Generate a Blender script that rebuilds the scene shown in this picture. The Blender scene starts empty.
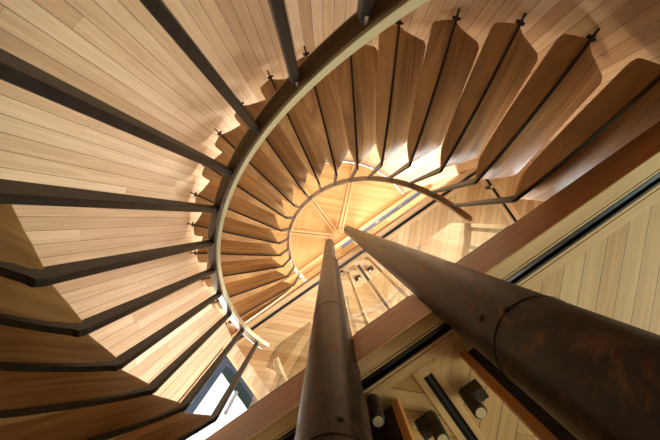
import bpy, bmesh, math, random
from math import sin, cos, pi, sqrt, radians, degrees, atan2
from mathutils import Vector, Matrix

random.seed(7)
SC = bpy.context.scene
COL = SC.collection

# ------------------------------------------------------------------ basics
ZC = 1.48                                   # height of the camera above the floor
CAM = Vector((0.052, -0.629, ZC))
F = 290.0                                   # focal length in pixels of the 660 px wide frame
R_TIP, R_END, R_WALL = 1.02, 2.20, 2.29     # inner tip of the treads, outer end of the treads, drum wall
Z2, Z3, ZTOP = 3.18, 6.43, 10.38            # landing levels and ceiling
SOF = {2: 2.835, 3: 6.08}                   # undersides of the landings
PIPES = [(-0.363, -0.01), (0.335, -0.01)]
PR = 0.131
XL, XR, YB = -2.30, 3.20, 4.50              # house walls behind the drum


def link(o, parent=None):
    COL.objects.link(o)
    if parent is not None:
        o.parent = parent
    return o


def tag(o, label=None, cat=None, group=None, kind=None):
    if label: o['label'] = label
    if cat: o['category'] = cat
    if group: o['group'] = group
    if kind: o['kind'] = kind
    return o


def empty(name, loc, rz=0.0):
    o = bpy.data.objects.new(name, None)
    o.empty_display_size = 0.1
    o.location = loc
    o.rotation_euler = (0, 0, rz)
    return link(o)


class MB:
    """collects geometry with UVs in metres (u along the grain, v across)"""
    def __init__(s):
        s.v, s.f, s.uv, s.sm = [], [], [], []

    def face(s, pts, uvs=None, smooth=False):
        i = len(s.v)
        s.v += [tuple(p) for p in pts]
        s.f.append(tuple(range(i, i + len(pts))))
        s.uv.append(uvs if uvs else [(p[0], p[1]) for p in pts])
        s.sm.append(smooth)

    def box(s, x0, x1, y0, y1, z0, z1, grain=0):
        P = [(x, y, z) for x in (x0, x1) for y in (y0, y1) for z in (z0, z1)]
        o = [k for k in range(3) if k != grain]
        off = random.uniform(0, 20)
        for q in ((0, 1, 3, 2), (4, 6, 7, 5), (0, 4, 5, 1), (2, 3, 7, 6), (0, 2, 6, 4), (1, 5, 7, 3)):
            pts = [P[k] for k in q]
            s.face(pts, [(p[grain] + off, p[o[0]] + p[o[1]] * 1.01) for p in pts])

    def prism(s, outline, z0, z1, ang=0.0):
        c, n = cos(ang), sin(ang)
        uv = lambda p: (p[0] * c + p[1] * n, -p[0] * n + p[1] * c)
        top = [(p[0], p[1], z1) for p in outline]
        bot = [(p[0], p[1], z0) for p in reversed(outline)]
        s.face(top, [uv(p) for p in top])
        s.face(bot, [uv(p) for p in bot])
        k = len(outline)
        for i in range(k):
            a, b = outline[i], outline[(i + 1) % k]
            pts = [(a[0], a[1], z0), (b[0], b[1], z0), (b[0], b[1], z1), (a[0], a[1], z1)]
            ua, ub = uv(a), uv(b)
            s.face(pts, [(ua[0], z0), (ub[0], z0), (ub[0], z1), (ua[0], z1)])

    def loft(s, rings, closed=True, caps=True, smooth=False, us=None):
        """rings of equal length lists of points"""
        n = len(rings[0])
        acc = 0.0
        for i in range(len(rings) - 1):
            A, B = rings[i], rings[i + 1]
            d = (Vector(A[0]) - Vector(B[0])).length
            w = 0.0
            for j in range(n if closed else n - 1):
                k = (j + 1) % n
                e = (Vector(A[j]) - Vector(A[k])).length
                s.face([A[j], A[k], B[k], B[j]], [(acc, w), (acc, w + e), (acc + d, w + e), (acc + d, w)], smooth)
                w += e
            acc += d
        if caps:
            s.face(list(reversed(rings[0])))
            s.face(rings[-1])

    def tube(s, path, r, n=16, smooth=True, caps=True):
        rings = []
        for i, p in enumerate(path):
            p = Vector(p)
            d = (Vector(path[min(i + 1, len(path) - 1)]) - Vector(path[max(i - 1, 0)])).normalized()
            a = d.cross(Vector((0, 0, 1)))
            if a.length < 1e-3:
                a = Vector((1, 0, 0))
            a.normalize()
            b = d.cross(a).normalized()
            rr = r[i] if isinstance(r, (list, tuple)) else r
            rings.append([tuple(p + (a * cos(2 * pi * k / n) + b * sin(2 * pi * k / n)) * rr) for k in range(n)])
        s.loft(rings, True, caps, smooth)

    def build(s, name, mat, parent=None, base=(0, 0, 0), bevel=0.0, merge=True):
        bx, by, bz = base
        me = bpy.data.meshes.new(name)
        me.from_pydata([(x - bx, y - by, z - bz) for x, y, z in s.v], [], s.f)
        uvl = me.uv_layers.new(name='UVMap')
        i = 0
        for uvs in s.uv:
            for u in uvs:
                uvl.data[i].uv = u
                i += 1
        for p, sm in zip(me.polygons, s.sm):
            p.use_smooth = sm
        bm = bmesh.new()
        bm.from_mesh(me)
        if merge:
            bmesh.ops.remove_doubles(bm, verts=bm.verts, dist=1e-5)
        bmesh.ops.recalc_face_normals(bm, faces=bm.faces)
        bm.to_mesh(me)
        bm.free()
        if any(s.sm):
            me.set_sharp_from_angle(angle=radians(38))
        me.materials.append(mat)
        o = bpy.data.objects.new(name, me)
        o.location = base
        link(o, parent)
        if bevel:
            m = o.modifiers.new('bevel', 'BEVEL')
            m.width = bevel
            m.segments = 2
            m.limit_method = 'ANGLE'
            m.angle_limit = radians(40)
        return o


# ------------------------------------------------------------------ materials
def new_mat(name):
    m = bpy.data.materials.new(name)
    m.use_nodes = True
    nt = m.node_tree
    nt.nodes.clear()
    out = nt.nodes.new('ShaderNodeOutputMaterial')
    b = nt.nodes.new('ShaderNodeBsdfPrincipled')
    nt.links.new(b.outputs[0], out.inputs[0])
    return m, nt, b, out


def mth(nt, op, a, b=None, c=None):
    n = nt.nodes.new('ShaderNodeMath')
    n.operation = op
    for i, v in enumerate((a, b, c)):
        if v is None:
            continue
        if isinstance(v, (int, float)):
            n.inputs[i].default_value = v
        else:
            nt.links.new(v, n.inputs[i])
    return n.outputs[0]


def ramp(nt, fac, stops):
    r = nt.nodes.new('ShaderNodeValToRGB')
    e = r.color_ramp.elements
    while len(e) < len(stops):
        e.new(0.5)
    for el, (p, c) in zip(e, stops):
        el.position = p
        el.color = (*c, 1)
    nt.links.new(fac, r.inputs[0])
    return r.outputs[0]


def mix(nt, fac, a, b, mode='MIX'):
    n = nt.nodes.new('ShaderNodeMix')
    n.data_type = 'RGBA'
    n.blend_type = mode
    for sock, v in ((n.inputs['Factor'], fac), (n.inputs[6], a), (n.inputs[7], b)):
        if isinstance(v, (int, float)):
            sock.default_value = v
        elif isinstance(v, tuple):
            sock.default_value = (*v, 1)
        else:
            nt.links.new(v, sock)
    return n.outputs[2]


def srgb(r, g, b):
    f = lambda c: (c / 255 / 12.92) if c <= 10 else ((c / 255 + 0.055) / 1.055) ** 2.4
    return (f(r), f(g), f(b))


def grain_vec(nt, u, v, seed, su, sv):
    cx = nt.nodes.new('ShaderNodeCombineXYZ')
    nt.links.new(mth(nt, 'MULTIPLY', u, su), cx.inputs[0])
    nt.links.new(mth(nt, 'MULTIPLY', v, sv), cx.inputs[1])
    if seed is not None:
        nt.links.new(mth(nt, 'MULTIPLY', seed, 37.0), cx.inputs[2])
    return cx.outputs[0]


def noise(nt, vec, scale=1.0, detail=3, rough=0.55, dist=0.0):
    n = nt.nodes.new('ShaderNodeTexNoise')
    n.inputs['Scale'].default_value = scale
    n.inputs['Detail'].default_value = detail
    n.inputs['Roughness'].default_value = rough
    n.inputs['Distortion'].default_value = dist
    nt.links.new(vec, n.inputs['Vector'])
    return n.outputs[0]


def boards(name, cols, width=0.095, seg=2.2, rough=0.42, groove=0.035, gcol=(0.03, 0.018, 0.01)):
    m, nt, b, out = new_mat(name)
    tc = nt.nodes.new('ShaderNodeUVMap')
    sp = nt.nodes.new('ShaderNodeSeparateXYZ')
    nt.links.new(tc.outputs[0], sp.inputs[0])
    u, v = sp.outputs[0], sp.outputs[1]
    vs = mth(nt, 'DIVIDE', mth(nt, 'ADD', v, 50.0), width)
    idx = mth(nt, 'FLOOR', vs)
    fr = mth(nt, 'FRACT', vs)
    wn = nt.nodes.new('ShaderNodeTexWhiteNoise')
    wn.noise_dimensions = '1D'
    nt.links.new(idx, wn.inputs['W'])
    us = mth(nt, 'DIVIDE', mth(nt, 'ADD', u, mth(nt, 'MULTIPLY', wn.outputs[0], 9.0)), seg)
    sidx = mth(nt, 'FLOOR', us)
    sfr = mth(nt, 'FRACT', us)
    wn2 = nt.nodes.new('ShaderNodeTexWhiteNoise')
    wn2.noise_dimensions = '2D'
    cx = nt.nodes.new('ShaderNodeCombineXYZ')
    nt.links.new(idx, cx.inputs[0])
    nt.links.new(sidx, cx.inputs[1])
    nt.links.new(cx.outputs[0], wn2.inputs['Vector'])
    k = len(cols)
    col = ramp(nt, wn2.outputs[0], [(i / (k - 1), c) for i, c in enumerate(cols)])
    g = noise(nt, grain_vec(nt, u, v, wn2.outputs[0], 1.6, 45.0), 1.0, 4, 0.6, 0.6)
    col = mix(nt, 0.55, col, ramp(nt, g, [(0.3, (0.55, 0.47, 0.40)), (0.7, (1.0, 1.0, 1.0))]), 'MULTIPLY')
    edge = mth(nt, 'MINIMUM', fr, mth(nt, 'SUBTRACT', 1.0, fr))
    e1 = mth(nt, 'LESS_THAN', edge, groove / 2)
    sedge = mth(nt, 'MULTIPLY', mth(nt, 'MINIMUM', sfr, mth(nt, 'SUBTRACT', 1.0, sfr)), seg)
    e2 = mth(nt, 'MULTIPLY', mth(nt, 'LESS_THAN', sedge, 0.0012), 0.6)
    e = mth(nt, 'MAXIMUM', e1, e2)
    col = mix(nt, e, col, gcol)
    nt.links.new(col, b.inputs['Base Color'])
    b.inputs['Roughness'].default_value = rough
    bp = nt.nodes.new('ShaderNodeBump')
    bp.inputs['Strength'].default_value = 0.35
    bp.inputs['Distance'].default_value = 0.004
    nt.links.new(mth(nt, 'SUBTRACT', 1.0, e1), bp.inputs['Height'])
    nt.links.new(bp.outputs[0], b.inputs['Normal'])
    return m


def wood(name, c1, c2, c3, rough=0.4, uv=True, vary=0.0, su=2.0, sv=60.0, spec=0.5):
    m, nt, b, out = new_mat(name)
    if uv:
        tc = nt.nodes.new('ShaderNodeUVMap')
        vec = tc.outputs[0]
    else:
        tc = nt.nodes.new('ShaderNodeTexCoord')
        vec = tc.outputs['Object']
    sp = nt.nodes.new('ShaderNodeSeparateXYZ')
    nt.links.new(vec, sp.inputs[0])
    u = sp.outputs[0]
    v = sp.outputs[1] if uv else mth(nt, 'ADD', sp.outputs[1], mth(nt, 'MULTIPLY', sp.outputs[2], 0.8))
    oi = nt.nodes.new('ShaderNodeObjectInfo')
    g = noise(nt, grain_vec(nt, u, v, oi.outputs['Random'], su, sv), 1.0, 4, 0.6, 0.7)
    g2 = noise(nt, grain_vec(nt, u, v, oi.outputs['Random'], su * 0.4, sv * 0.16), 1.0, 2, 0.5, 0.3)
    gg = mth(nt, 'ADD', mth(nt, 'MULTIPLY', g, 0.55), mth(nt, 'MULTIPLY', g2, 0.45))
    col = ramp(nt, gg, [(0.34, c1), (0.5, c2), (0.66, c3)])
    if vary:
        val = mth(nt, 'ADD', 1 - vary, mth(nt, 'MULTIPLY', oi.outputs['Random'], 2 * vary))
        hs = nt.nodes.new('ShaderNodeHueSaturation')
        nt.links.new(val, hs.inputs['Value'])
        nt.links.new(col, hs.inputs['Color'])
        col = hs.outputs[0]
    nt.links.new(col, b.inputs['Base Color'])
    b.inputs['Roughness'].default_value = rough
    b.inputs['Specular IOR Level'].default_value = spec
    return m


def steel(name, c1, c2, rust=None, metallic=0.5, rough=0.5, scale=6.0, thr=0.6):
    m, nt, b, out = new_mat(name)
    tc = nt.nodes.new('ShaderNodeTexCoord')
    g = noise(nt, tc.outputs['Object'], scale * 3, 5, 0.65)
    col = ramp(nt, g, [(0.35, c1), (0.65, c2)])
    if rust:
        g2 = noise(nt, tc.outputs['Object'], scale, 8, 0.74, 0.5)
        f = ramp(nt, g2, [(thr - 0.06, (0, 0, 0)), (thr + 0.08, (1, 1, 1))])
        col = mix(nt, f, col, rust)
        rv = mth(nt, 'ADD', rough, mth(nt, 'MULTIPLY', f, 0.25))
        nt.links.new(rv, b.inputs['Roughness'])
        bp = nt.nodes.new('ShaderNodeBump')
        bp.inputs['Strength'].default_value = 0.25
        bp.inputs['Distance'].default_value = 0.004
        nt.links.new(g2, bp.inputs['Height'])
        nt.links.new(bp.outputs[0], b.inputs['Normal'])
    else:
        b.inputs['Roughness'].default_value = rough
    nt.links.new(col, b.inputs['Base Color'])
    b.inputs['Metallic'].default_value = metallic
    if rust:
        b.inputs['Specular IOR Level'].default_value = 0.3
    return m


def glass(name, tint=(0.95, 0.98, 0.96), boost=2.1):
    """clear architectural glass: fresnel mirror over a lightly tinted transparent body"""
    m, nt, b, out = new_mat(name)
    nt.nodes.remove(b)
    tr = nt.nodes.new('ShaderNodeBsdfTransparent')
    tr.inputs[0].default_value = (*tint, 1)
    gl = nt.nodes.new('ShaderNodeBsdfGlossy')
    gl.inputs['Roughness'].default_value = 0.0
    fr = nt.nodes.new('ShaderNodeFresnel')
    fr.inputs[0].default_value = 1.5
    mx = nt.nodes.new('ShaderNodeMixShader')
    ge = nt.nodes.new('ShaderNodeNewGeometry')
    front = mth(nt, 'SUBTRACT', 1.0, ge.outputs['Backfacing'])
    nt.links.new(mth(nt, 'MINIMUM', mth(nt, 'MULTIPLY', mth(nt, 'MULTIPLY', fr.outputs[0], front), boost), 0.95), mx.inputs[0])
    nt.links.new(tr.outputs[0], mx.inputs[1])
    nt.links.new(gl.outputs[0], mx.inputs[2])
    nt.links.new(mx.outputs[0], out.inputs[0])
    return m


def emit(name, col, st):
    m, nt, b, out = new_mat(name)
    b.inputs['Base Color'].default_value = (*col, 1)
    b.inputs['Emission Color'].default_value = (*col, 1)
    b.inputs['Emission Strength'].default_value = st
    return m


WALL = boards('drum wall boards', [srgb(178, 144, 108), srgb(212, 182, 146), srgb(192, 158, 120), srgb(222, 196, 162)], 0.095, 3.6)
SOFFIT = boards('soffit boards', [srgb(188, 150, 102), srgb(218, 188, 140), srgb(198, 158, 108), srgb(224, 198, 152)], 0.088, 4.2, gcol=(0.06, 0.035, 0.02))
CEIL = boards('ceiling boards', [srgb(202, 170, 114), srgb(222, 194, 142), srgb(212, 180, 124)], 0.075, 4, groove=0.02, gcol=(0.2, 0.12, 0.05))
FLOORW = boards('floor boards', [srgb(176, 132, 90), srgb(196, 152, 104), srgb(186, 140, 96)], 0.12, 2.2)
TREAD = wood('fir tread', srgb(130, 95, 58), srgb(166, 125, 78), srgb(196, 156, 102), 0.4, False, 0.06, 1.6, 38.0)
RAILW = wood('handrail wood', srgb(104, 82, 54), srgb(128, 102, 68), srgb(150, 122, 84), 0.3)
RAILB = wood('inner handrail wood', srgb(136, 108, 78), srgb(160, 130, 96), srgb(182, 152, 116), 0.35)
RAILP = wood('handrail lit inner face', srgb(206, 190, 152), srgb(218, 204, 168), srgb(228, 216, 184), 0.4)  # same handrail wood; light on its inner side put into a paler colour
FASCIA = wood('fascia wood', srgb(124, 78, 40), srgb(146, 95, 52), srgb(166, 114, 68), 0.42)
PALE = wood('pale trim wood', srgb(190, 156, 112), srgb(208, 176, 130), srgb(224, 194, 150), 0.45)
POSTW = wood('post wood', srgb(176, 112, 52), srgb(196, 130, 66), srgb(208, 144, 78), 0.4)
STEEL = steel('dark steel', (0.016, 0.011, 0.010), (0.034, 0.025, 0.021), None, 0.3, 0.42, 9)
PIPE = steel('weathered steel', (0.009, 0.006, 0.005), (0.030, 0.021, 0.016), (0.15, 0.066, 0.026), 0.2, 0.40, 9.0, 0.58)
CHAN = steel('channel metal', (0.012, 0.014, 0.020), (0.024, 0.028, 0.038), None, 0.6, 0.3, 4)
DARK = steel('dark panel', (0.020, 0.013, 0.010), (0.034, 0.023, 0.017), None, 0.1, 0.45, 4)
BLUE = steel('blue grey frame', (0.022, 0.040, 0.068), (0.03, 0.05, 0.082), None, 0.2, 0.4, 3)
SKYF = steel('skylight frame', (0.16, 0.20, 0.29), (0.22, 0.26, 0.36), None, 0.3, 0.4, 3)
GREY = steel('grey metal', (0.32, 0.32, 0.34), (0.42, 0.42, 0.45), None, 0.7, 0.35, 3)
CHROME = steel('bright bolt', (0.6, 0.6, 0.62), (0.75, 0.75, 0.77), None, 1.0, 0.2, 3)
LAMPM = steel('lamp bronze', (0.035, 0.026, 0.016), (0.06, 0.045, 0.028), None, 0.4, 0.45, 5)
LENS = emit('lamp lens', srgb(190, 176, 140), 0.05)
GLASS = glass('clear glass')
GLASST = glass('tinted roof glass', (0.30, 0.34, 0.42), 1.0)
PLASTER = steel('outside render', (0.6, 0.58, 0.54), (0.66, 0.64, 0.6), None, 0.0, 0.9, 3)
LAWN = steel('lawn green', (0.16, 0.22, 0.04), (0.26, 0.32, 0.08), None, 0.0, 0.9, 1)

# ------------------------------------------------------------------ the setting
TR = [0]


def trim(mb, mat, bevel=0.0, base=(0, 0, 0)):
    TR[0] += 1
    o = mb.build('trim_%d' % TR[0], mat, None, base, bevel)
    o['kind'] = 'structure'
    return o


def structure(mb, name, mat, parent=None):
    o = mb.build(name, mat, parent)
    if parent is None:
        o['kind'] = 'structure'
    return o


# ground floor and the green garden outside
m = MB(); m.box(XL - .1, XR + .1, -2.6, YB + .1, -0.12, 0.0)
structure(m, 'floor', FLOORW)
m = MB(); m.box(-25, 25, -25, 25, -0.3, -0.13)
structure(m, 'ground_outside', LAWN)

# drum wall: half cylinder of vertical boards
m = MB()
N = 120
for i in range(N):
    a0, a1 = pi + pi * i / N, pi + pi * (i + 1) / N
    p = lambda a, r, z: (r * cos(a), r * sin(a), z)
    r0, r1 = R_WALL, R_WALL + 0.12
    zs = (0.0, ZTOP + 0.1)
    u0, u1 = (a0 - pi) * r0, (a1 - pi) * r0
    m.face([p(a0, r0, zs[0]), p(a1, r0, zs[0]), p(a1, r0, zs[1]), p(a0, r0, zs[1])],
           [(zs[0], u0), (zs[0], u1), (zs[1], u1), (zs[1], u0)], True)
    m.face([p(a0, r1, zs[0]), p(a0, r1, zs[1]), p(a1, r1, zs[1]), p(a1, r1, zs[0])],
           [(zs[0], u0), (zs[1], u0), (zs[1], u1), (zs[0], u1)], True)
    for z in zs:
        m.face([p(a0, r0, z), p(a1, r0, z), p(a1, r1, z), p(a0, r1, z)])
for a in (pi, 2 * pi):
    m.face([(r0 * cos(a), 0, 0), (r1 * cos(a), 0, 0), (r1 * cos(a), 0, ZTOP + .1), (r0 * cos(a), 0, ZTOP + .1)])
structure(m, 'wall_front', WALL)


def wall_with_holes(name, axis, c0, c1, s0, s1, z0, z1, holes, mat):
    """axis 0: wall normal along x between c0, c1, running along y from s0 to s1"""
    m = MB()
    xs = sorted({s0, s1, *[h[0] for h in holes], *[h[1] for h in holes]})
    zs = sorted({z0, z1, *[h[2] for h in holes], *[h[3] for h in holes]})
    for a, b in zip(xs, xs[1:]):
        run = None
        for c, d in zip(zs, zs[1:]):
            hole = any(h[0] <= a and b <= h[1] and h[2] <= c and d <= h[3] for h in holes)
            if hole:
                continue
            if axis == 0:
                n0 = len(m.uv)
                m.box(c0, c1, a, b, c, d, 2)
            else:
                n0 = len(m.uv)
                m.box(a, b, c0, c1, c, d, 2)
            for k in range(n0, len(m.uv)):     # boards run straight through all the pieces
                i = m.f[k][0]
                m.uv[k] = [(q[2], q[1] if axis == 0 else q[0]) for q in m.v[i:i + 4]]
    return structure(m, name, mat)


DOOR = (0.12, 1.16, Z2, 5.63)
wall_with_holes('wall_left', 0, XL - .12, XL, 0.0, YB, 0, ZTOP + .1,
                [DOOR, (1.2, 3.6, Z3 + .5, 9.2)], WALL)
wall_with_holes('wall_right', 0, XR, XR + .12, 0.0, YB, 0, ZTOP + .1,
                [(0.25, 4.2, 0.15, 2.7), (1.8, 3.6, Z2 + .15, 5.95), (0.6, 4.2, Z3 + .3, 9.6)], WALL)
wall_with_holes('wall_back', 1, YB, YB + .12, XL - .12, XR + .12, 0, ZTOP + .1,
                [(-1.6, 2.9, 0.15, 2.7), (0.9, 2.9, Z2 + .15, 5.95), (-1.6, 2.9, Z3 + .3, 9.6)], WALL)
m = MB(); m.box(R_WALL + .12, XR + .12, -0.12, 0.0, 0, ZTOP + .1, 2)
structure(m, 'wall_side', WALL)

# glazed openings
WN = [0]


def window(axis, c, s0, s1, z0, z1, bars):
    WN[0] += 1
    m = MB()
    w, d = 0.07, 0.05
    def bx(a, b, lo, hi):
        if axis == 0: m.box(c - d, c + d, a, b, lo, hi)
        else: m.box(a, b, c - d, c + d, lo, hi)
    bx(s0, s1, z0, z0 + w); bx(s0, s1, z1 - w, z1); bx(s0, s0 + w, z0 + w, z1 - w); bx(s1 - w, s1, z0 + w, z1 - w)
    for k in range(1, bars):
        t = s0 + (s1 - s0) * k / bars
        bx(t - .03, t + .03, z0 + w, z1 - w)
    o = structure(m, 'window_%d' % WN[0], BLUE)
    g = MB()
    if axis == 0: g.box(c - .006, c + .006, s0 + .03, s1 - .03, z0 + .03, z1 - .03)
    else: g.box(s0 + .03, s1 - .03, c - .006, c + .006, z0 + .03, z1 - .03)
    g.build('pane', GLASS, o)
    return o


window(0, XL - .06, 1.2, 3.6, Z3 + .5, 9.2, 2)
window(0, XR + .06, 0.25, 4.2, 0.15, 2.7, 3)
window(0, XR + .06, 1.8, 3.6, Z2 + .15, 5.95, 2)
window(0, XR + .06, 0.6, 4.2, Z3 + .3, 9.6, 3)
window(1, YB + .06, -1.6, 2.9, 0.15, 2.7, 3)
window(1, YB + .06, 0.9, 2.9, Z2 + .15, 5.95, 2)
window(1, YB + .06, -1.6, 2.9, Z3 + .3, 9.6, 3)

# glazed door at the head of the lower flight
m = MB()
y0, y1, z0, z1 = DOOR
w = 0.10
x0, x1 = XL - .11, XL + .03
m.box(x0, x1, y0, y0 + w, z0, z1, 2); m.box(x0, x1, y1 - w, y1, z0, z1, 2)
m.box(x0, x1, y0 + w, y1 - w, z1 - w, z1, 1); m.box(x0, x1, y0 + w, y1 - w, z0, z0 + .12, 1)
door = structure(m, 'door_1', BLUE)
g = MB(); g.box(XL - .046, XL - .034, y0 + .06, y1 - .06, z0 + .1, z1 - .06); g.build('pane', GLASS, door)
h = MB()
h.box(XL - .02, XL + .015, .545, .585, Z2 + 1.78, Z2 + 2.2, 2)
h.build('handle', GREY, door)
m = MB(); m.box(XL + .002, XL + .03, y0 - .09, y0 - .002, z0, z1 + .09, 2)
trim(m, PALE)
m = MB(); m.box(XL + .002, XL + .03, y0 - .002, y1 + .09, z1 + .002, z1 + .09, 1)
trim(m, PALE)


# ---- a landing with its edge boards, light slots and chevron soffit
def arc_end(px, py, side, ya, yb, n=8):
    """points of a strip end that fits round a steel column; side -1: strip lies left of it"""
    out = []
    for i in range(n + 1):
        y = ya + (yb - ya) * i / n
        q = (PR + .003) ** 2 - (y - py) ** 2
        out.append((px + side * (sqrt(q) if q > 0 else 0.0), y))
    return out


def strip_outlines(x0, x1, y0, y1):
    if y0 > PIPES[0][1] + PR:
        return [[(x0, y0), (x1, y0), (x1, y1), (x0, y1)]]
    (pl, cl), (pr, cr) = PIPES
    A = [(x0, y1), (x0, y0)] + arc_end(pl, cl, -1, y0, y1)
    B = list(reversed(arc_end(pl, cl, 1, y0, y1))) + arc_end(pr, cr, -1, y0, y1)
    C = list(reversed(arc_end(pr, cr, 1, y0, y1))) + [(x1, y0), (x1, y1)]
    return [A, B, C]


LN = [0]


def light_channel(x0, x1, y0, y1, zb, label, along, split=False):
    """dark metal U-profile let into the soffit, open below"""
    t = 0.006
    outs = strip_outlines(x0, x1, y0, y1) if split else [[(x0, y0), (x1, y0), (x1, y1), (x0, y1)]]
    res = []
    for i, o in enumerate(outs):
        xs = [p[0] for p in o]
        root = empty('ceiling_light_channel', ((min(xs) + max(xs)) / 2, (y0 + y1) / 2, zb))
        b = root.location
        m = MB(); m.prism(o, zb + .034, zb + .04)
        m.build('top_plate', CHAN, root).location = -b
        sides = MB()
        if along == 0:
            ins = (max(xs) - min(xs))
            lo = min(xs) + (.07 if split and i > 0 else 0)
            hi = max(xs) - (.07 if split and i < len(outs) - 1 else 0)
            for a, c, nm in ((y0, y0 + t, 'side_plate'), (y1 - t, y1, 'side_plate')):
                s = MB(); s.box(lo, hi, a, c, zb, zb + .034, 0); s.build(nm, CHAN, root).location = -b
            s = MB(); s.box(lo, hi, (y0 + y1) / 2 - .007, (y0 + y1) / 2 + .007, zb + .016, zb + .034, 0)
            s.build('track', GREYB, root).location = -b
        else:
            for a, c in ((x0, x0 + t), (x1 - t, x1)):
                s = MB(); s.box(a, c, y0, y1, zb, zb + .034, 1); s.build('side_plate', CHAN, root).location = -b
            s = MB(); s.box((x0 + x1) / 2 - .007, (x0 + x1) / 2 + .007, y0, y1, zb + .016, zb + .034, 1)
            s.build('track', GREYB, root).location = -b
        lb = label[i] if isinstance(label, (list, tuple)) else label
        tag(root, lb, 'light channel', None, 'thing')
        res.append(root)
    return res


GREYB = steel('track metal', (0.05, 0.06, 0.085), (0.08, 0.095, 0.13), None, 0.7, 0.28, 3)


def landing(level, ztop, words):
    zb = SOF[level]
    zm = zb + (ztop - zb) * 0.48
    # floor deck behind the edge
    m = MB(); m.box(XL, XR, 0.20, YB, zb + .12, ztop)
    structure(m, 'floor_%s' % words['floor'], FLOORW)
    # edge: two fascia boards, the lower one standing a little proud
    for (za, zz, ya) in ((zb + .012, zm - .004, 0.0), (zm + .004, ztop, 0.012)):
        for o in strip_outlines(XL, XR, ya, .05):
            q = MB(); q.prism(o, za, zz); trim(q, FASCIA)
    # deck edge between fascia and deck, notched round the columns
    for o in strip_outlines(XL, XR, .05, .118):
        q = MB(); q.prism(o, zb + .06, ztop); trim(q, DARK)
    q = MB(); q.box(XL, XR, .1225, .20, zb + .06, ztop); trim(q, DARK)
    # boards on the underside along the edge
    for (ya, yb) in ((0.0, .064), (.068, .076)):
        for o in strip_outlines(XL, XR, ya, yb):
            q = MB(); q.prism(o, zb, zb + .0115 if ya == 0 else zb + .03); trim(q, PALE)
    light_channel(XL, XR, .0765, .1205, zb, words['edge'], 0, True)
    for (ya, yb) in ((.1235, .137), (.141, .185)):
        q = MB(); q.box(XL, XR, ya, yb, zb, zb + .03); trim(q, PALE)
    # chevron soffit: boards at 45 degrees, mirrored about the middle
    xc = 0.01
    cl, cr = xc - .055, xc + .055
    side = 2.46
    z0, z1 = zb + .006, zb + .05
    parts = [(XL, cl, pi / 4), (cr, side - .10, 3 * pi / 4), (side + .10, XR, 3 * pi / 4)]
    for x0, x1, ang in parts:
        m = MB(); m.prism([(x0, .187), (x1, .187), (x1, YB), (x0, YB)], z0, z1, ang)
        structure(m, 'ceiling_%s' % words['ceil'], SOFFIT)
    for xx, lab, h in ((xc, words['mid'], .055), (side, words['side'], .10)):
        light_channel(xx - .0225, xx + .0225, .235, YB - .02, zb, lab, 1)
        for s in (-1, 1):
            a, b = sorted((xx + s * .0235, xx + s * h))
            q = MB(); q.box(a, b, .187, YB, zb, zb + .05, 1); trim(q, PALE)
        q = MB(); q.box(xx - .0235, xx + .0235, .187, .234, zb, zb + .05, 1); trim(q, PALE)
    # portal posts and dark panels below the soffit
    zf = 0.0 if level == 2 else Z2
    for s, lw in ((-1, 'left'), (1, 'right')):
        X = xc + s * .195
        q = MB(); q.box(X - .017, X + .017, .235, .275, zf, zb - .001, 2)
        o = q.build('portal_post', POSTW if level == 2 else PALE, None, (X, .255, zf), 0.002)  # upper posts take a paler colour so they look lit
        tag(o, words['post_' + lw], 'post', None, 'thing')
        if level == 3:
            continue
        a, b = sorted((X + s * .019, X + s * .30))
        q = MB(); q.box(a, b, .25, .268, zf, zb - .001, 2)
        o = q.build('side_panel', DARK, None, ((a + b) / 2, .26, zf))
        o.name = 'steel_screen'
        tag(o, words['panel_' + lw], 'screen', None, 'thing')


def spot(x, y, zb, ztop_arm, label, group, arm):
    """cylindrical lamp hanging below the soffit: body, lens, bracket"""
    root = empty('spotlight', (x, y, zb))
    b = Vector((x, y, zb))
    L = .15
    m = MB(); m.tube([(x, y, zb - L), (x, y, zb - L + .004), (x, y, zb - .012), (x, y, zb - .006)], [.027, .03, .03, .026], 24, True)
    m.build('lamp_body', LAMPM, root, (x, y, zb)).location = (0, 0, 0)
    m = MB(); m.tube([(x, y, zb - L - .004), (x, y, zb - L)], .022, 20, False)
    m.build('lens', LENS, root, (x, y, zb)).location = (0, 0, 0)
    m = MB()
    m.box(x - .012, x + .012, y - .012, y + .012, zb - .008, zb)
    m.build('stem', STEEL, root, (x, y, zb)).location = (0, 0, 0)
    if arm:
        m = MB(); m.box(min(x, x + arm), max(x, x + arm), y - .028, y + .028, zb - .075, zb - .012)
        m.build('bracket', STEEL, root, (x, y, zb)).location = (0, 0, 0)
    tag(root, label, 'spotlight', group, 'thing')
    return root


W2 = dict(floor='upper', ceil='ground',
          edge=['dark slot light channel along the lower landing edge, left of the steel columns',
                'short dark slot light channel along the lower landing edge, between the two steel columns',
                'long dark blue slot light channel along the lower landing edge, right of the rusty column'],
          mid='dark light channel running back from the lower landing edge between two bronze spotlights',
          side='dark light channel near the far right end of the lower landing underside',
          post_left='thin orange wood post under the lower landing beside the upright left steel column',
          post_right='orange wood post under the lower landing beside the big rusty right column',
          panel_left='dark screen between the left steel column and an orange wood post, under the lower landing',
          panel_right='dark screen between the big rusty right column and an orange post under the lower landing')
W3 = dict(floor='top', ceil='upper',
          edge=['thin dark slot light channel along the upper landing edge, left of the steel columns',
                'short thin dark slot light channel along the upper landing edge, between the two steel columns',
                'thin dark slot light channel along the upper landing edge, right of the rusty column'],
          mid='small dark light channel running back from the upper landing edge, seen between the steel columns',
          side='dark light channel in cream boards beside the foot of the inner handrail',
          post_left='thin wood post coloured pale as if lit under the upper landing, beside the left steel column',
          post_right='thin wood post coloured pale as if lit under the upper landing, behind glass beside the rusty right column')
landing(2, Z2, W2)
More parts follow.
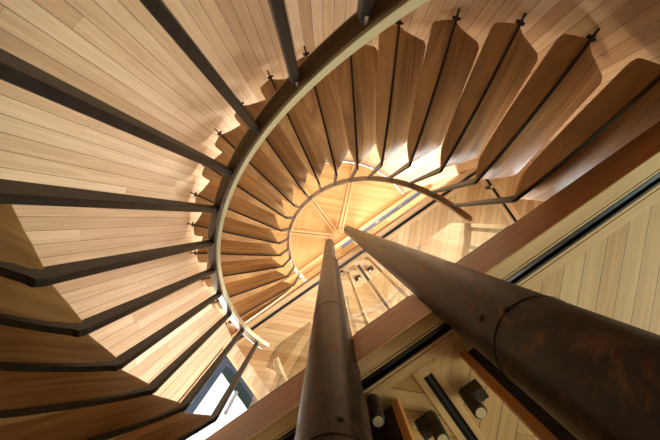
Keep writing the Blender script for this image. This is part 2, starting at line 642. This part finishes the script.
landing(3, Z3, W3)

for zb, lw, names in ((SOF[2], 'lower', None), (SOF[3], 'upper', None)):
    G = 'spotlights under the %s landing' % lw
    spot(-.087, .39, zb - .002, 0, 'bronze spotlight under the %s landing, left of the middle light channel' % lw, G, -.075)
    spot(.107, .39, zb - .002, 0, 'bronze spotlight under the %s landing, right of the middle light channel' % lw, G, .075)
    spot(-.262, .175, zb - .002, 0, 'bronze spotlight under the %s landing, tight against the left steel column' % lw, G, 0)
    spot(.282, .175, zb - .002, 0, 'bronze spotlight under the %s landing, half hidden behind the rusty right column' % lw, G, 0)
spot(2.38, .40, SOF[3] - .002, 0, 'small black spotlight beside the dark channel near the foot of the inner handrail', None, 0)

# ---- roof: half disc of boards between radial beams, skylight along the chord
m = MB()
hub = (0.0, 0.0)
cuts = [180, 221, 268, 317.4, 360]
for k in range(4):
    a0, a1 = radians(cuts[k]), radians(cuts[k + 1])
    n = 16
    arc = [((R_WALL + .02) * cos(a0 + (a1 - a0) * i / n), (R_WALL + .02) * sin(a0 + (a1 - a0) * i / n)) for i in range(n + 1)]
    m.prism([hub] + arc, ZTOP, ZTOP + .1, pi / 4 if k > 1 else 3 * pi / 4)
structure(m, 'ceiling', CEIL)
m = MB()
SK = (-.12, 2.95, .23, .35)
m.box(XL, XR, 0.0, SK[2], ZTOP, ZTOP + .1)
m.box(XL, SK[0], SK[2], SK[3], ZTOP, ZTOP + .1)
m.box(SK[1], XR, SK[2], SK[3], ZTOP, ZTOP + .1)
m.box(XL, XR, SK[3], YB, ZTOP, ZTOP + .1)
structure(m, 'ceiling_top', CEIL)
for a in cuts[1:4]:
    for off in (-.045, .045):
        c, s = cos(radians(a)), sin(radians(a))
        o = [(.16 * c - (off + d) * s, .16 * s + (off + d) * c) for d in (-.032, .032)]
        e = [((R_WALL - .01) * c - (off + d) * s, (R_WALL - .01) * s + (off + d) * c) for d in (.032, -.032)]
        q = MB(); q.prism(o + e, ZTOP - .09, ZTOP - .001, radians(a)); trim(q, PALE)
for ya, yb in ((.125, SK[2] - .005), (SK[3] + .005, .47)):
    q = MB(); q.box(XL, XR, ya, yb, ZTOP - .1, ZTOP - .001); trim(q, PALE)
# skylight
m = MB()
x0, x1, y0, y1 = SK
for a, b in ((y0, y0 + .042), (y1 - .042, y1)):
    m.box(x0, x1, a, b, ZTOP - .04, ZTOP + .08, 0)
m.box(x0, x0 + .03, y0 + .03, y1 - .03, ZTOP - .04, ZTOP + .08, 1); m.box(x1 - .03, x1, y0 + .03, y1 - .03, ZTOP - .04, ZTOP + .08, 1)
WN[0] += 1
sky = structure(m, 'window_%d' % WN[0], SKYF)
g = MB(); g.box(x0 + .02, x1 - .02, y0 + .02, y1 - .02, ZTOP + .03, ZTOP + .042); g.build('pane', GLASST, sky)
for xx in (.35, 1.15, 2.0):
    q = MB(); q.box(xx, xx + .12, y0 + .03, y1 - .03, ZTOP - .03, ZTOP + .02, 1); q.build('frame_bar', GREY, sky)

# ------------------------------------------------------------------ steel columns
def on_pipe(px, py, k):
    """point where the sight line through a pixel meets column k, and the outward direction there"""
    u, v = (px - 329) / F, (py - 219) / F
    d = Vector((u * .8192 - v * .5736, u * .5736 + v * .8192, 1.0))
    cx, cy = PIPES[k]
    ox, oy = CAM.x - cx, CAM.y - cy
    A = d.x ** 2 + d.y ** 2
    B = 2 * (ox * d.x + oy * d.y)
    C = ox * ox + oy * oy - PR * PR
    t = (-B - sqrt(max(0, B * B - 4 * A * C))) / (2 * A)
    p = CAM + d * t
    n = Vector((p.x - cx, p.y - cy, 0)).normalized()
    return p, n


def column(k, label, marks):
    cx, cy = PIPES[k]
    root = empty('steel_column', (cx, cy, 0))
    b = Vector((cx, cy, 0))
    m = MB(); m.tube([(0, 0, 0.02), (0, 0, 3.4), (0, 0, 7.0), (0, 0, ZTOP - .06)], PR, 64, True)
    m.build('shaft', PIPE, root)
    m = MB(); m.tube([(0, 0, 0), (0, 0, .02)], PR + .07, 40, False); m.build('base_plate', PIPE, root)
    m = MB(); m.tube([(0, 0, ZTOP - .06), (0, 0, ZTOP - .001)], PR * .9, 40, False); m.build('cap', GREY, root)
    for q in marks:
        kind, px, py = q[:3]
        p, n = on_pipe(px, py, k)
        if kind == 'bolt':
            m = MB(); c = p - b
            m.tube([tuple(c + n * .0005 - n * .004), tuple(c + n * .004)], .012, 20, False)
            m.tube([tuple(c + n * .004), tuple(c + n * .006)], .006, 12, False)
            m.build('bolt_cap', PIPE, root)
        else:
            m = MB(); z = p.z
            m.tube([(0, 0, z - .004), (0, 0, z - .002), (0, 0, z + .002), (0, 0, z + .004)], [PR + .0002, PR + .003, PR + .003, PR + .0002], 64, True, False)
            m.build('weld_ring', PIPE, root)
    tag(root, label, 'column', None, 'thing')


column(0, 'dark steel pipe column standing upright at the bottom centre, left of the rusty one', [('bolt', 341, 418), ('ring', 334, 433), ('ring', 334, 302)])
column(1, 'big rusty brown steel pipe column crossing to the right edge', [('bolt', 506, 309), ('bolt', 481, 318), ('ring', 500, 320)])

# ------------------------------------------------------------------ the two flights
UP = -1                                     # climbing turns towards smaller angles
WU = [(1.02, .004), (1.06, .014), (1.115, .032), (1.19, .055), (1.3, .070), (1.6, .105), (2.05, .142), (2.15, .150), (2.18, .148), (2.2, .135)]
WD = [(1.02, .006), (1.05, .022), (1.2, .165), (1.235, .195), (1.265, .208), (1.32, .215), (1.55, .232), (1.8, .247), (2.08, .266), (2.12, .262), (2.14, .24), (2.2, .03)]
WDA = [(1.02, .006), (1.08, .022), (1.15, .045), (1.2, .066), (1.26, .11), (1.314, .155), (1.4, .20), (1.55, .228), (1.8, .247), (2.08, .266), (2.12, .262), (2.14, .24), (2.2, .03)]
ST = [1.02, 1.05, 1.08, 1.115, 1.15, 1.19, 1.215, 1.24, 1.265, 1.3, 1.35, 1.4, 1.47, 1.55, 1.7, 1.8, 1.95, 2.05, 2.1, 2.14, 2.165, 2.185, 2.2]


def interp(tab, x):
    for (a, p), (b, q) in zip(tab, tab[1:]):
        if x <= b:
            return p + (q - p) * (x - a) / (b - a)
    return tab[-1][1]


def bow(r):
    t = max(0, min(1, (r - 1.02) / 1.18))
    return -.042 * sin(pi * t ** 0.75)


def tread_mesh(WD):
    m = MB()
    rings = []
    for r in ST:
        T = interp([(1.02, .022), (1.06, .04), (1.1, .058), (1.2, .09), (1.3, .098), (2.2, .098)], r)
        E = interp([(1.02, .010), (1.2, .020), (2.2, .022)], r)
        wu, wd = interp(WU, r), interp(WD, r)
        z0 = bow(r)
        k = lambda f: z0 + (T - E - z0) * f
        rings.append([(r, -wu, T), (r, -wu, T - E), (r, -wu * .8, k(.74)), (r, -wu * .45, k(.37)), (r, -.008, z0 + .002), (r, .008, z0 + .002),
                      (r, wd * .45, k(.37)), (r, wd * .8, k(.74)), (r, wd, T - E), (r, wd, T)])
    m.loft(rings, True, True, True)
    return m


def rib_mesh():
    m = MB()
    rings = []
    for r in [1.004, 1.02, 1.1, 1.2, 1.3, 1.45, 1.6, 1.75, 1.9, 2.05, 2.15, 2.225]:
        z0 = bow(min(r, 2.2))
        rings.append([(r, -.009, z0 - .018), (r, .009, z0 - .018), (r, .009, z0 + .012), (r, -.009, z0 + .012)])
    m.loft(rings)
    return m


def pin_mesh():
    m = MB()
    m.box(2.20, R_WALL - .004, -.007, .007, -.006, .016)
    m.box(2.205, 2.222, -.032, .032, -.004, .012)
    return m


def baluster_mesh(h, w0=.019, w1=.026, d0=.052, d1=.028):
    m = MB()
    rings = []
    for t in (0, .02, .5, .97, 1):
        z = -.018 + (h + .018) * t
        w = w0 + (w1 - w0) * t
        d = d0 + (d1 - d0) * t
        if t == 0: d *= .75
        ra, rb, c = 1.020 - d / 2, 1.020 + d / 2, .003
        rings.append([(ra, -w / 2 + c, z), (ra + c, -w / 2, z), (rb - c, -w / 2, z), (rb, -w / 2 + c, z), (rb, w / 2 - c, z), (rb - c, w / 2, z), (ra + c, w / 2, z), (ra, w / 2 - c, z)])
    m.loft(rings)
    return m


def bolt_mesh():
    m = MB()
    m.tube([(1.001, 0, .012), (.994, 0, .012)], .008, 12, False)
    return m


def pinhead_mesh(h):
    m = MB()
    m.tube([(1.004, 0, h - .03), (1.004, 0, h - .001)], .006, 10, False)
    return m


def rail_loft(phi_of, z_of, k0, k1, prof, taper):
    m = MB()
    n = 150
    rings = []
    rc = sum(p for p, q in prof) / len(prof)
    qc = sum(q for p, q in prof) / len(prof)
    for i in range(n + 1):
        k = k0 + (k1 - k0) * i / n
        a, z = phi_of(k), z_of(k)
        pr_ = prof
        if i in (0, n):
            pr_ = [((p - rc) * taper + rc, (q - qc) * taper + qc) for p, q in prof]
        rings.append([(r * cos(a), r * sin(a), z + q) for r, q in pr_])
    m.loft(rings, True, True, False)
    return m


def handrail(phi_of, z_of, k0, k1, parent, strip, r0=.986, w=.058, t=.05):
    c = .006
    rb = r0 + (.009 if strip else 0)
    x1 = r0 + w
    prof = [(rb + c, 0), (x1 - c, 0), (x1, c), (x1, t - c), (x1 - c, t), (rb + c, t), (rb, t - c), (rb, c)]
    o = rail_loft(phi_of, z_of, k0, k1, prof, .6).build('handrail', RAILW if strip else RAILB, parent)
    o.location = (0, 0, -parent.location.z)
    if strip:
        c = .002
        prof = [(r0 + c, .001), (rb, .001), (rb, t), (r0 + c, t), (r0, t - c), (r0, c + .001)]
        p = rail_loft(phi_of, z_of, k0 + .02, k1 - .02, prof, .9).build('lit_inner_face', RAILP, o)
        p['label'] = 'inner face of the handrail, coloured pale as if lit'
    return o


def flight(label, phi1, dphi, z1, dz, h, n, k_ends, zbase, wd, fix={}):
    """k = 1 is the tread nearest the photographed head of the list; angles in degrees"""
    root = empty('spiral_staircase', (0, 0, zbase))
    tag(root, label, 'staircase', None, 'thing')
    phi = lambda k: radians(phi1 + (k - 1) * dphi + fix.get(k, 0.0))
    zz = lambda k: z1 + (k - 1) * dz
    proto = None
    for k in range(1, n + 1):
        if proto is None:
            t = tread_mesh(wd).build('tread', TREAD, root, (0, 0, 0), 0.004)
            subs = [rib_mesh().build('steel_rib', STEEL, t), pin_mesh().build('wall_pin', STEEL, t)]
            bal = baluster_mesh(h).build('baluster', STEEL, root)
            bs = [bolt_mesh().build('bolt', STEEL, bal), pinhead_mesh(h).build('rail_pin', CHROME, bal)]
            proto = (t, subs, bal, bs)
        else:
            t = proto[0].copy(); COL.objects.link(t); t.parent = root
            for s in proto[1]:
                c = s.copy(); COL.objects.link(c); c.parent = t
            bal = proto[2].copy(); COL.objects.link(bal); bal.parent = root
            for s in proto[3]:
                c = s.copy(); COL.objects.link(c); c.parent = bal
        for o in (t, bal):
            o.location = (0, 0, zz(k) - zbase)
            o.rotation_euler = (0, 0, phi(k))
    handrail(lambda k: radians(phi1 + (k - 1) * dphi), lambda k: zz(k) + h, k_ends[0], k_ends[1], root, zbase == 0)
    return root


flight('lower curved stair flight with wide wooden handrail and long dark balusters around the well',
       187.6, 10.37, 1.468 + ZC, -.173, .90, 17, (0.45, 17.3), 0.0, WDA, {7: .45, 8: .6, 9: .8, 10: .2})
flight('upper curved stair flight of fir treads fanning overhead, with a thin inner handrail',
       -5.5, -10.6, 1.70 + ZC, .185, .856, 17, (0.15, 17.5), Z2, WD)

# ------------------------------------------------------------------ glass guards on the landing edges
def guard(x0, x1, z, label):
    root = empty('glass_guard', ((x0 + x1) / 2, .034, z))
    m = MB(); m.box(x0, x1, .028, .040, z + .003, z + .90)
    m.build('pane', GLASS, root, tuple(root.location), 0.0).location = (0, 0, 0)
    m = MB(); m.box(x0 + .02, x1 - .02, .018, .027, z, z + .03)
    m.box(x0 + .02, x1 - .02, .041, .05, z, z + .03)
    m.build('base_rail', CHAN, root, tuple(root.location)).location = (0, 0, 0)
    tag(root, label, 'glass guard', None, 'thing')


pl, pr = PIPES[0][0], PIPES[1][0]
e = sqrt((PR + .006) ** 2 - .02 ** 2)
for z, w in ((Z2, 'lower'), (Z3, 'upper')):
    guard(-1.0, pl - e, z, 'clear glass guard on the %s landing edge, left of the steel columns' % w)
    guard(pl + e, pr - e, z, 'clear glass guard on the %s landing edge, between the steel columns' % w)
    guard(pr + e, .93, z, 'clear glass guard on the %s landing edge, right of the rusty column' % w)

# ------------------------------------------------------------------ curved tube under the ceiling
root = empty('curved_tube', (0, 0, 8.29 + ZC))
m = MB()
m.tube([(2.2 * cos(a), 2.2 * sin(a), 0) for a in [radians(182 + i * 1.8) for i in range(100)]] , .045, 14)
m.build('tube', GREY, root)
for a in (200, 230, 260, 290, 320, 350):
    m = MB(); c, s = cos(radians(a)), sin(radians(a))
    m.tube([(2.2 * c, 2.2 * s, 0), (2.285 * c, 2.285 * s, 0)], .015, 10)
    m.build('bracket', GREY, root)
tag(root, 'lavender grey steel tube curving along the drum wall just below the ceiling', 'tube', None, 'thing')

# ------------------------------------------------------------------ light
w = bpy.data.worlds.new('sky')
SC.world = w
w.use_nodes = True
bg = w.node_tree.nodes['Background']
bg.inputs[0].default_value = (0.86, 0.93, 1.0, 1)
bg.inputs[1].default_value = 1.7


def area(name, loc, target, size, power, col, spread=180):
    l = bpy.data.lights.new(name, 'AREA')
    l.shape = 'RECTANGLE'
    l.size, l.size_y = size
    l.energy = power
    l.color = col
    o = bpy.data.objects.new(name, l)
    o.location = loc
    d = Vector(target) - Vector(loc)
    o.rotation_euler = d.to_track_quat('-Z', 'Y').to_euler()
    l.spread = radians(spread)
    COL.objects.link(o)
    return o


WARM = (1.0, 0.85, 0.64)
DAY = (0.94, 0.96, 1.0)
# daylight at the big panes
area('daylight', (XR - .02, 2.7, Z2 + 1.4), (-2.2, -.9, Z2 + 2.1), (1.7, 2.2), 90, (0.84, 0.91, 1.0), 70)
area('daylight', (XL + .02, .64, Z2 + 1.3), (1.5, -.8, Z2 + .8), (.85, 2.2), 32, DAY, 120)
area('daylight', (1.9, YB - .02, Z2 + 1.5), (-1.6, -1, Z2 + 1.4), (1.9, 2.4), 30, DAY)
area('daylight', (XR - .02, 2.3, Z3 + 1.8), (-2.2, -.8, Z3 - .3), (3.4, 2.8), 400, (0.88, 0.93, 1.0), 100)
area('daylight', (XL + .02, 2.4, Z3 + 1.8), (2.2, -.8, Z3 + 1.2), (2.3, 2.1), 240, DAY, 90)
area('daylight', (0.6, YB - .02, Z3 + 1.8), (0, -2, Z3 + 1.3), (4.2, 2.8), 45, DAY)
area('daylight', (XR - .02, 2.2, 1.4), (-1.4, -1.0, 2.2), (3.6, 2.3), 30, (0.97, 1.0, 0.76), 100)


def point(name, loc, power, col, r=.1):
    l = bpy.data.lights.new(name, 'POINT')
    l.energy = power
    l.color = col
    l.shadow_soft_size = r
    o = bpy.data.objects.new(name, l)
    o.location = loc
    COL.objects.link(o)


# added warm point lights without bodies, brightening treads, soffits and ceilings
for x, y, z, p in ((1.5, 1.5, .7, 11), (-.9, .85, Z2 + .1, 28), (.4, .85, Z2 + .1, 28), (-1.2, 1.2, Z3 + .9, 55), (1.3, 1.2, Z3 + .9, 75)):
    point('fill_light', (x, y, z), p, WARM)

# ------------------------------------------------------------------ camera
cd = bpy.data.cameras.new('camera')
cd.sensor_width = 36.0
cd.lens = F / 660 * 36
cd.shift_x = 1 / 660
cd.shift_y = -1 / 660
cd.clip_start = 0.02
cam = bpy.data.objects.new('camera', cd)
a = radians(35)
r = Vector((cos(a), sin(a), 0)); up = Vector((sin(a), -cos(a), 0)); back = Vector((0, 0, -1))
M = Matrix((r, up, back)).transposed().to_4x4()
M.translation = CAM
cam.matrix_world = M
COL.objects.link(cam)
SC.camera = cam

SC.view_settings.view_transform = 'Standard'
SC.view_settings.look = 'None'
SC.view_settings.gamma = 1
SC.view_settings.exposure = 0.7
SC.cycles.max_bounces = 10
SC.cycles.transparent_max_bounces = 16
SC.cycles.use_denoising = True
